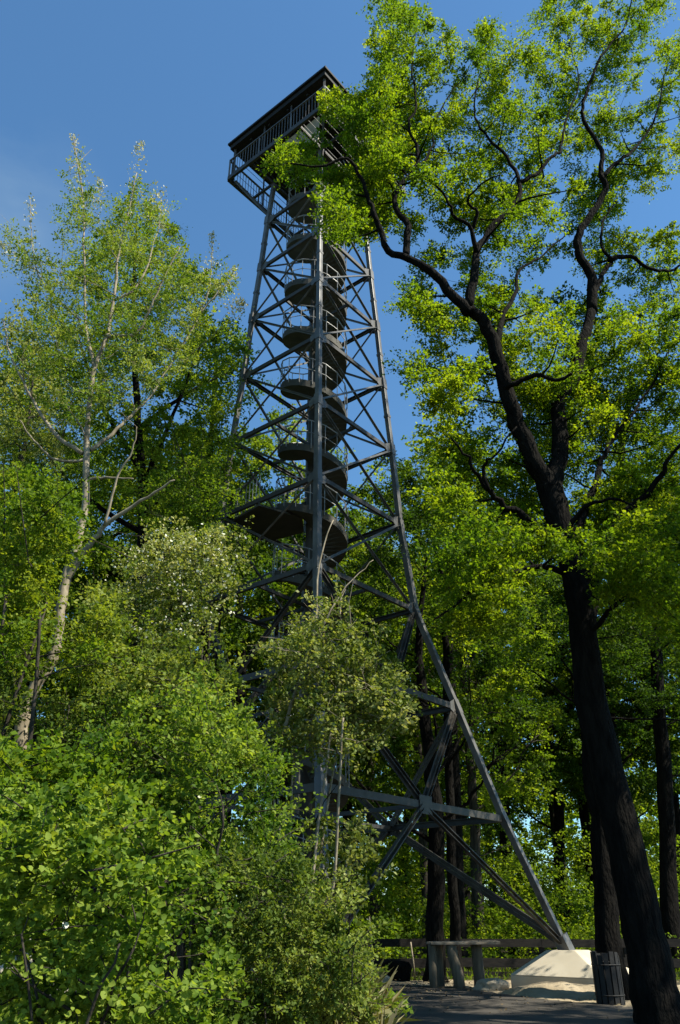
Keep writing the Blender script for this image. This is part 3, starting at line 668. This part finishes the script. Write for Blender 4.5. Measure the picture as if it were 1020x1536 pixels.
def dup(root, loc, rz, sxy, sz, label=None, group=None):
    r = root.copy(); col.objects.link(r); r.location = loc; r.rotation_euler = (0, 0, rz); r.scale = (sxy, sxy, sz)
    if label: r['label'] = label
    if group: r['group'] = group
    for ch in root.children:
        c = ch.copy(); col.objects.link(c); c.parent = r
    return r
def gx_at(px, Y): return P(px, 1380, Y).x
# second trunk tucked behind the big one, and the others close by
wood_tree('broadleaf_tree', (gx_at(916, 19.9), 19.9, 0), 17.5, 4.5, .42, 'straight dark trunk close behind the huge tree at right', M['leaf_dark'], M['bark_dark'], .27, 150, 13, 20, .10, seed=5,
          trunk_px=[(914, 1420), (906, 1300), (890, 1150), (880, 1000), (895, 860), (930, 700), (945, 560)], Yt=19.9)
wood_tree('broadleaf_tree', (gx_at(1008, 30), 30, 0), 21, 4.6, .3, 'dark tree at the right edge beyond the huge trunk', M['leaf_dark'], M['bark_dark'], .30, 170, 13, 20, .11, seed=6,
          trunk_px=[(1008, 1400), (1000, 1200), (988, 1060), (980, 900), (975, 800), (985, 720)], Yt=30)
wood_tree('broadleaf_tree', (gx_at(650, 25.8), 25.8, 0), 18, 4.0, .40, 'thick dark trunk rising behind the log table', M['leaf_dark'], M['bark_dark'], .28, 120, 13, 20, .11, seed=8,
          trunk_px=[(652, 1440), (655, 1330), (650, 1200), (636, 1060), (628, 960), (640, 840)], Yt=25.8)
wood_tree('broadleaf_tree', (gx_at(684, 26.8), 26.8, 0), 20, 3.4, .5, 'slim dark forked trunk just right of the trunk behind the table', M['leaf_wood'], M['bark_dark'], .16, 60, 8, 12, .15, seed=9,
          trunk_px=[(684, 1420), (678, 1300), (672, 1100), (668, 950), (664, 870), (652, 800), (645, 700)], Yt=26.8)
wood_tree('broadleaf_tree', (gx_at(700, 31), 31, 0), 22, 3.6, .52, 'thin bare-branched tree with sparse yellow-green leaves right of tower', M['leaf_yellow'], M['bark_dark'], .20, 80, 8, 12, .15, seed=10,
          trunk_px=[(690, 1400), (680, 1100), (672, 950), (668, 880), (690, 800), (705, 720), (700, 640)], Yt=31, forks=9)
wood_tree('broadleaf_tree', (15.0, 11.0, 0), 22, 5.4, .30, 'unseen leafy tree added beyond the right edge to shade the road', M['leaf_dark'], M['bark_dark'], .34, 190, 13, 20, .12, seed=12)  # out-of-view tree added to keep the big trunk and road in shade

# woodland behind: four kinds, copied
protos = [wood_tree('woodland_tree', (0, 0, 0), 20, 4.6, .22, 'x', M['leaf_wood'], M['bark_grey'], .24, 150, 12, 20, .15, seed=31),
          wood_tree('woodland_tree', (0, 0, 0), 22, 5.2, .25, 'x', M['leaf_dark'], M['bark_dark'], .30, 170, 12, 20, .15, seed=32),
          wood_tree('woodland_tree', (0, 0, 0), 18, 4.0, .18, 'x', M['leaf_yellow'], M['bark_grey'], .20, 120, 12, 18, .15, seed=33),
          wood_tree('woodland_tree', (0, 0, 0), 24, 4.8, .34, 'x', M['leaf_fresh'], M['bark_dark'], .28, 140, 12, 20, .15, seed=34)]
kinds = ['pale green round-crowned tree in the wood behind the tower', 'dark green broad tree in the wood behind the tower', 'yellow-green slender tree in the wood behind the tower', 'tall fresh green tree in the wood behind the tower']
spots = []
for (px, Y, k, s_, h_) in [(720, 36, 0, 1.0, 1.0), (640, 38, 2, 1.1, 1.25), (770, 46, 1, 1.1, 1.2), (850, 47, 3, 1.1, 1.1), (960, 44, 1, 1.1, 1.1), (900, 50, 1, 1.1, 1.15), (700, 43, 1, 1.0, 1.05), (1030, 46, 3, 1.1, 1.1), (1130, 44, 1, 1.1, 1.1),
                           (560, 42, 0, 1.1, 1.2), (470, 40, 2, 1.2, 1.45), (400, 36, 3, 1.1, 1.1), (330, 34, 1, 1.1, 1.1), (250, 38, 0, 1.2, 1.3), (160, 34, 1, 1.1, 1.15), (60, 36, 0, 1.2, 1.15), (-30, 32, 3, 1.1, 1.0),
                           (520, 55, 1, 1.2, 1.3), (610, 58, 3, 1.2, 1.3), (740, 54, 2, 1.3, 1.3), (850, 56, 0, 1.3, 1.2), (960, 55, 2, 1.3, 1.2), (430, 56, 0, 1.3, 1.35), (300, 54, 3, 1.3, 1.3), (180, 56, 2, 1.3, 1.4), (40, 54, 1, 1.3, 1.3), (-60, 48, 0, 1.3, 1.2), (1100, 46, 0, 1.3, 1.2)]:
    spots.append((gx_at(px, Y), Y, k, s_, h_))
first = [True] * 4
for i, (x, y, k, s_, h_) in enumerate(spots):
    if first[k]:
        o = protos[k]; o.location = (x, y, -.1); o.scale = (s_, s_, h_); o.rotation_euler = (0, 0, i * 1.7); first[k] = False
    else: o = dup(protos[k], (x, y, -.1), i * 1.7, s_, h_)
    o['label'] = kinds[k]; o['group'] = 'woodland trees behind the tower: ' + ['pale', 'dark', 'yellow', 'tall'][k]

# ------------------------------------------------------------------ left side: pale-trunked tree and companions
def shrub(name, label, poly, n, Ymid, Ysp, leafm, barkm, leaf, R_, nspr, nlf, base_px, gaps=(), shape=DIAMOND, seed=0, cat='shrub', stems=6, r0=.03, flat=.7, up=.55, group=None, extra=(), droop=.05, bloss=0, tilt=None, fine=2, shoots=40, catkin=(), bare=5):
    """a shrub or small tree whose outline, distance and height come from the place"""
    rng = np.random.default_rng(seed)
    bx = gx_at(base_px, Ymid); root = tree_root(name, (bx, Ymid, 0), label, cat, group)
    C = fill(poly, n, Ymid, Ysp, gaps, 10, rng, tilt)
    C = C[C[:, 2] > .05]; R = R_ * np.exp(rng.normal(size=len(C)) * .33)
    mb = MB(); nodes = []
    for lst, Y0, Y1, a, b_ in extra: limb(mb, pix(lst, Y0, Y1), a, b_, 8, nodes, 5, .01)
    zc = np.percentile(C[:, 2], 70)
    for k in range(stems):
        j = rng.integers(len(C)); e = C[j] * np.array([1, 1, 0]) + np.array([0, 0, max(.6, min(zc, C[j][2]) * .8)])
        s0 = np.array([bx + (e[0] - bx) * .35 + rng.normal() * .15, Ymid + (e[1] - Ymid) * .5 + rng.normal() * .15, -.05])
        m_ = (s0 + e) / 2 + rng.normal(size=3) * .12
        limb(mb, [s0, m_, e], r0, r0 * .4, 6, nodes, 5, .015)
    twigs(mb, C, nodes, r0 * .5, 4, .05, .004); fine_twigs(mb, C, R, fine, .004, rng)
    for j in rng.choice(len(C), bare):          # bare and broken stems
        d = unit(np.array([rng.normal() * .8, rng.normal() * .4 - .35, rng.uniform(.1, 1.3)])); L_ = R_ * rng.uniform(1.5, 4); q0 = C[j] + np.array([0, -R_ * .3, 0])
        mb.tube([Vector(q0), Vector(q0 + d * L_ * .5 + rng.normal(size=3) * .05 * L_), Vector(q0 + d * L_ + np.array([0, 0, -.1 * L_]))], [.011, .008, .004], 5, False)
    pts, ax, tone = spray(C, R * .86, nspr, nlf, flat, droop, rng)
    if shoots:                       # long leafy shoots that break the outline
        P1, A1, T1 = [], [], []
        for j in rng.choice(len(C), min(shoots, len(C)), replace=False):
            d = unit(np.array([rng.normal() * .7, rng.normal() * .5 - .25, rng.uniform(.1, 1.2)])); L_ = rng.uniform(1.2, 2.8) * R_
            k = 5; tt = np.linspace(0, 1, k)[:, None]; q = C[j] + d * L_ * tt + np.array([rng.normal() * .12, rng.normal() * .12, -.25]) * L_ * tt ** 2
            mb.tube([Vector(v) for v in q], list(np.linspace(.007, .002, k)), 4, False)
            nl = int(nlf * 2.2); t = rng.uniform(.15, 1, nl); base = np.stack([np.interp(t, tt[:, 0], q[:, e]) for e in range(3)], -1)
            P1.append(base + rng.normal(size=base.shape) * leaf * .55); A1.append(np.tile(d, (nl, 1)) + rng.normal(size=(nl, 3)) * .6); T1.append(np.clip(.62 + rng.normal() * .15 + rng.normal(size=nl) * .12, 0, 1))
        pts = np.concatenate([pts] + P1); ax = np.concatenate([ax] + A1); tone = np.concatenate([tone] + T1)
    mb.build('trunk' if cat == 'tree' else 'stems', barkm, root, True)
    keep = pts[:, 2] > .02; pts, ax, tone = pts[keep], ax[keep], tone[keep]
    leafmesh('crown' if cat == 'tree' else 'foliage', pts, rng.uniform(leaf * .6, leaf * 1.25, len(pts)), tone, leafm, root, shape, up, ax, rng)
    if catkin:
        Q = []
        for lst, Y0, Y1 in catkin:
            ln = smoothline(pix(lst, Y0, Y1), 12); t = rng.uniform(0, 1, 230) ** .8 * (len(ln) - 1); i0 = np.minimum(t.astype(int), len(ln) - 2); f_ = (t - i0)[:, None]
            b_ = ln[i0] * (1 - f_) + ln[i0 + 1] * f_; Q.append(b_ + rng.normal(size=b_.shape) * (.16 * (1.05 - t / (len(ln) - 1)) + .03)[:, None])
        Q = np.concatenate(Q); leafmesh('catkins', Q, rng.uniform(.035, .075, len(Q)), rng.uniform(0, 1, len(Q)), M['catkin'], root, DIAMOND, .3, np.tile(np.array([0, 0, 1.]), (len(Q), 1)), rng)
    if bloss:
        j = rng.integers(len(pts), size=bloss); q = pts[j] + rng.normal(size=(bloss, 3)) * .03 + np.array([0, 0, .04])
        leafmesh('blossom', q, rng.uniform(.03, .065, bloss) * (leaf / .07) ** .5, rng.uniform(0, 1, bloss), M['blossom'], root, LOBED, .3, None, rng)
    return root
PT = [(0, 1345), (11, 1320), (16, 1227), (33, 1090), (42, 1050), (60, 1018), (80, 985), (88, 945), (98, 870), (112, 835), (123, 786), (130, 724), (130, 662), (134, 605), (141, 552), (160, 505), (172, 440), (178, 380), (190, 330), (205, 260)]
def spine_of(lst, Y, r): return lst, Y, Y, r
shrub('pale_trunked_tree', 'slender pale-trunked tree with silvery budding shoots left of tower',
      [(115, 215), (135, 260), (140, 330), (190, 300), (210, 235), (225, 300), (250, 345), (300, 410), (318, 355), (330, 400), (350, 420), (320, 450), (300, 540), (200, 600), (90, 640), (20, 560), (40, 440), (0, 370), (30, 330), (45, 300), (60, 390), (90, 380), (100, 260)],
      250, 13.6, 1.2, M['leaf_bud'], M['bark_pale'], .055, .40, 10, 13, 5, cat='tree', seed=41, stems=0, r0=.03,
      extra=[(PT, 13.5, 13.5, [.14, .12, .11, .10, .09, .08, .065, .05, .04, .025, .01], 0), ([(98, 872), (136, 815), (165, 782), (222, 745), (262, 720)], 13.5, 12.9, .075, .015), ([(156, 788), (177, 716), (198, 675), (205, 640)], 13.2, 12.8, .03, .01),
             ([(124, 680), (82, 650), (41, 585), (15, 530), (5, 480)], 13.5, 13.9, .05, .012), ([(130, 690), (85, 690), (50, 660), (30, 630)], 13.5, 13.0, .035, .01), ([(136, 675), (170, 650), (202, 617), (231, 588), (260, 540)], 13.5, 14.0, .05, .012), ([(130, 720), (160, 716), (200, 718)], 13.5, 13.2, .035, .012),
             ([(141, 552), (130, 500), (127, 460), (126, 366), (124, 290), (115, 240), (110, 205)], 13.5, 13.9, .04, .008), ([(160, 505), (205, 500), (222, 468), (246, 418), (270, 370)], 13.5, 13.1, .045, .012), ([(172, 450), (208, 426), (236, 347), (240, 320)], 13.5, 13.8, .035, .008),
             ([(260, 540), (300, 470), (316, 420), (318, 350)], 14.0, 14.2, .03, .006), ([(300, 470), (335, 430), (355, 410)], 14.0, 14.2, .02, .006), ([(120, 480), (70, 430), (50, 380), (45, 300)], 13.8, 14.0, .025, .006), ([(60, 410), (20, 380), (0, 365)], 13.9, 14.1, .015, .005)], bloss=0,
      catkin=[([(128, 420), (124, 290), (115, 240), (110, 205)], 13.9, 14.0), ([(190, 330), (202, 280), (207, 230), (211, 215)], 13.7, 13.8), ([(308, 440), (316, 400), (318, 350)], 14.1, 14.2), ([(70, 430), (50, 380), (45, 295)], 14.0, 14.1), ([(330, 440), (340, 432), (352, 405)], 14.1, 14.2), ([(60, 415), (20, 385), (0, 365)], 14.0, 14.1),
              ([(222, 320), (240, 290), (244, 345)], 13.5, 13.7), ([(130, 330), (145, 300), (150, 270)], 13.9, 13.9), ([(345, 470), (365, 455)], 14.2, 14.2)])
shrub('bushy_tree', 'tall bright green conical tree behind the pale trunk at left',
      [(165, 325), (200, 295), (235, 310), (270, 345), (300, 420), (345, 470), (362, 525), (352, 600), (330, 680), (300, 780), (120, 790), (10, 720), (-20, 600), (30, 510), (95, 450), (125, 385)],
      330, 20, 2.6, M['leaf_lime'], M['bark_dark'], .085, .65, 13, 20, 200, seed=42, cat='tree', stems=2, r0=.10,
      extra=[([(205, 1400), (205, 1000), (215, 780), (205, 600), (200, 450), (205, 330)], 20, 20, .26, .03), ([(210, 740), (260, 620), (300, 520)], 20, 19, .1, .02), ([(208, 700), (150, 600), (110, 480)], 20, 19.5, .1, .02), ([(215, 800), (120, 740), (40, 640)], 20, 18.5, .1, .02), ([(212, 640), (280, 590), (340, 560)], 20, 20.5, .09, .02)])
shrub('bushy_tree', 'blue-green leafy tree between the conical tree and the tower',
      [(300, 470), (350, 500), (362, 560), (345, 640), (360, 700), (340, 780), (370, 850), (330, 900), (230, 900), (220, 760), (260, 660), (280, 560)],
      120, 23, 1.8, M['leaf_fresh'], M['bark_dark'], .12, .8, 9, 15, 300, seed=43, cat='tree', stems=2, r0=.08, extra=[([(300, 1400), (305, 1000), (310, 800), (320, 600), (325, 520)], 23, 23, .22, .03)])
shrub('bushy_tree', 'bright yellow-green leafy tree at the left edge beside the pale trunk',
      [(-20, 700), (60, 720), (110, 760), (120, 830), (90, 900), (160, 930), (170, 1000), (90, 1010), (60, 980), (-20, 1020)],
      150, 11.5, 1.4, M['leaf_yellow'], M['bark_grey'], .06, .42, 13, 18, 20, gaps=[[(70, 850), (165, 820), (150, 900), (95, 1050), (75, 1125), (-5, 1125), (30, 1000), (60, 950)]], seed=44, cat='tree', stems=4, r0=.05)
shrub('bushy_tree', 'olive thin-leaved tree at the far left edge under the silvery shoots',
      [(-20, 480), (40, 470), (90, 560), (110, 680), (100, 740), (-20, 720)], 90, 17, 1.6, M['leaf_pale'], M['bark_grey'], .08, .6, 8, 11, -10, seed=45, cat='tree', stems=3, r0=.07, extra=[([(-15, 1300), (-5, 1000), (10, 800), (40, 650), (50, 560)], 17, 17, .14, .02), ([(10, 800), (60, 720), (100, 640)], 17, 16.5, .05, .012)])
shrub('blossoming_shrub', 'tall shrub covered in white blossom left of the tower legs',
      [(200, 830), (250, 790), (300, 815), (330, 795), (365, 825), (360, 880), (320, 900), (310, 960), (250, 990), (190, 950), (180, 880)],
      95, 14.5, 1.3, M['leaf_pale'], M['bark_grey'], .07, .45, 10, 14, 260, seed=46, stems=7, r0=.04, bloss=1700)
shrub('yellow_shrub', 'yellow-flecked leafy shrub in front of the left tower leg',
      [(210, 720), (270, 690), (330, 690), (350, 740), (330, 790), (300, 830), (230, 800)], 60, 16, 1.0, M['leaf_yellow'], M['bark_grey'], .07, .5, 8, 12, 300, seed=47, stems=5, r0=.045)
shrub('leafy_thicket', 'mid green thicket filling the space left of the tower base',
      [(60, 900), (180, 890), (250, 950), (320, 1000), (375, 1050), (390, 1100), (360, 1160), (200, 1160), (60, 1120), (-20, 1100), (-20, 980)],
      160, 12.3, 1.7, M['leaf_sage'], M['bark_grey'], .065, .42, 13, 17, 180, gaps=[[(170, 900), (240, 890), (235, 985), (180, 975)], [(320, 1040), (405, 1020), (395, 1105), (330, 1100)], [(255, 1060), (300, 1050), (300, 1110), (250, 1110)], [(110, 1010), (150, 1000), (160, 1060), (120, 1070)], [(70, 850), (165, 820), (150, 900), (95, 1050), (75, 1125), (-5, 1125), (30, 1000), (60, 950)]], seed=48, stems=12, r0=.05, bloss=20, shoots=110)
shrub('pale_shrub', 'pale grey-green shrub climbing in front of the near tower leg',
      [(500, 905), (545, 940), (590, 990), (605, 1060), (585, 1110), (520, 1120), (480, 1130), (440, 1110), (410, 1150), (405, 1040), (430, 960)],
      130, 13.2, .9, M['leaf_pale'], M['bark_pale'], .07, .40, 10, 14, 440, gaps=[[(555, 1120), (610, 1080), (610, 1180)]], seed=49, stems=6, r0=.04,
      extra=[([(400, 1420), (405, 1200), (430, 1080), (470, 960), (478, 850), (500, 780)], 13.2, 13.6, .055, .01), ([(470, 960), (520, 880), (560, 840)], 13.3, 13.6, .02, .006)], bloss=10)
shrub('leafy_shrub', 'sunny round-leaved shrub below the pale shrub and left of near leg',
      [(180, 1050), (320, 1030), (390, 1110), (415, 1190), (430, 1250), (420, 1310), (330, 1320), (180, 1230), (90, 1180)],
      150, 10.5, 1.6, M['leaf_bush'], M['bark_grey'], .06, .34, 12, 16, 300, gaps=[[(300, 1180), (370, 1170), (380, 1240), (310, 1250)], [(190, 1130), (250, 1120), (255, 1180), (200, 1190)]], seed=50, stems=12, r0=.03, bloss=15, shoots=90)
shrub('leafy_shrub', 'dark-stemmed shrub at the left edge below the pale trunk',
      [(-20, 1130), (60, 1140), (130, 1120), (200, 1180), (160, 1290), (-20, 1290)], 105, 9.0, 1.3, M['leaf_yellow'], M['bark_dark'], .07, .36, 10, 14, 50, seed=51, stems=8, r0=.03)
shrub('broad_leaved_shrub', 'nearest bright green shrub with big rounded leaves at lower left',
      [(-20, 1200), (120, 1190), (230, 1230), (330, 1330), (340, 1450), (330, 1560), (-20, 1560)],
      205, 6.8, 1.2, M['leaf_bush'], M['bark_grey'], .043, .21, 11, 12, 150, gaps=[[(235, 1390), (330, 1400), (320, 1490), (240, 1480)], [(120, 1320), (185, 1325), (180, 1385), (125, 1375)], [(20, 1400), (70, 1410), (60, 1470), (15, 1460)]], shape=LOBED, seed=52, stems=14, r0=.018, bloss=25, up=.7, fine=1, shoots=70)
shrub('fine_leaved_shrub', 'feathery fine-leaved shrub beside the road at lower middle',
      [(300, 1300), (400, 1270), (450, 1300), (490, 1350), (525, 1410), (545, 1470), (545, 1560), (310, 1560)],
      185, 9.3, 1.2, M['leaf_sage'], M['bark_grey'], .042, .26, 13, 22, 420, seed=53, stems=16, r0=.015, flat=.9, shoots=120)
shrub('leafy_sapling', 'thin sprig of pale leaves in front of the near tower leg',
      [(470, 1230), (540, 1225), (560, 1290), (555, 1350), (510, 1400), (470, 1380)], 34, 13.2, .5, M['leaf_pale'], M['bark_dark'], .085, .24, 6, 8, 500, seed=54, stems=4, r0=.015)
shrub('creeper', 'bright green creeping sprig reaching out over the dark road',
      [(500, 1536), (530, 1508), (560, 1496), (603, 1500), (604, 1510), (570, 1518), (530, 1550)], 26, 10.6, .3, M['leaf_bush'], M['bark_grey'], .06, .10, 8, 9, 520, seed=55, stems=3, r0=.008)
# dry grass by the kerb
rng = np.random.default_rng(60); c = fill([(430, 1470), (520, 1430), (560, 1480), (575, 1560), (420, 1560)], 2600, 10.2, .8, rng=rng); c[:, 2] = np.maximum(0, c[:, 2] - rng.uniform(.2, .5, len(c)))
ax = np.tile(np.array([0, 0, 1.0]), (len(c), 1)) + rng.normal(size=(len(c), 3)) * .3
g = leafmesh('grass_tuft', c, rng.uniform(.3, .6, len(c)), rng.uniform(0, 1, len(c)), M['straw'], None, BLADE, .0, ax, rng); tag(g, 'dry straw-coloured grass beside the road edge', 'grass', kind='stuff')

# undergrowth beyond the fence and across the forest floor
rng = np.random.default_rng(61)
n = 2600; Cx = np.stack([rng.uniform(-24, 32, n), rng.uniform(29.5, 60, n), rng.uniform(.1, 1, n) ** 1.3 * 5.5], -1); Cx[:, 2] *= np.clip((Cx[:, 1] - 27) / 12, .18, 1)
pts, ax, tone = spray(Cx, rng.uniform(.6, 1.3, n), 9, 11, .6, .05, rng); keep = pts[:, 2] > -.1
o = leafmesh('undergrowth', pts[keep], rng.uniform(.08, .17, keep.sum()), tone[keep], M['leaf_wood'], None, DIAMOND, .6, ax[keep], rng); tag(o, 'sunlit green undergrowth of the wood beyond the fence', 'undergrowth', kind='stuff')
n = 9000; q = np.stack([rng.uniform(-14, 16, n), rng.uniform(26.4, 31, n), np.full(n, .0)], -1)
ax = np.tile(np.array([0, 0, 1.0]), (n, 1)) + rng.normal(size=(n, 3)) * .35
o = leafmesh('grass', q, rng.uniform(.12, .35, n), rng.uniform(0, 1, n), M['leaf_wood'], None, BLADE, 0, ax, rng); tag(o, 'short grass along the fence', 'grass', kind='stuff')
n = 2600; Cx = np.stack([rng.uniform(-60, 70, n), rng.uniform(62, 80, n), rng.uniform(0, 1, n) ** 1.4 * 17], -1)
pts, ax, tone = spray(Cx, rng.uniform(1.2, 2.2, n), 9, 11, .7, .05, rng); keep = pts[:, 2] > -.1
o = leafmesh('far_wood', pts[keep], rng.uniform(.28, .5, keep.sum()), tone[keep], M['leaf_wood'], None, DIAMOND, .5, ax[keep], rng); tag(o, 'far edge of the wood seen as one green mass', 'woodland', kind='stuff')
n = 2600; q = np.stack([rng.uniform(-.5, 9.5, n), rng.uniform(16, 26.4, n), np.full(n, .075)], -1); q = q[rng.uniform(0, 1, n) < np.clip((q[:, 1] - 15.5) / 9, .12, 1)]
o = leafmesh('leaf_litter', q, rng.uniform(.03, .085, len(q)), rng.uniform(0, 1, len(q)), M['litter'], None, DIAMOND, 2.2, None, rng); tag(o, 'dry fallen leaves scattered on the road and sand', 'leaf litter', kind='stuff')
# thin poles in the strip by the fence
for px, yb, top in ((560, 25.5, 1375), (622, 26.6, 1413)):
    a = P(px, 1460, yb); t = P(px - 6, top, yb); b = MB(); b.tube([(a.x, yb, 0), (a.x - .03, yb, t.z * .5), (t.x, yb, t.z)], [.03, .026, .02], 7, True)
    st = b.build('thin_stake', M['bark_pale'], None, True); tag(st, 'thin bare stake standing left of the table' if px < 600 else 'short greenish stake between the boulder and table', 'stake')
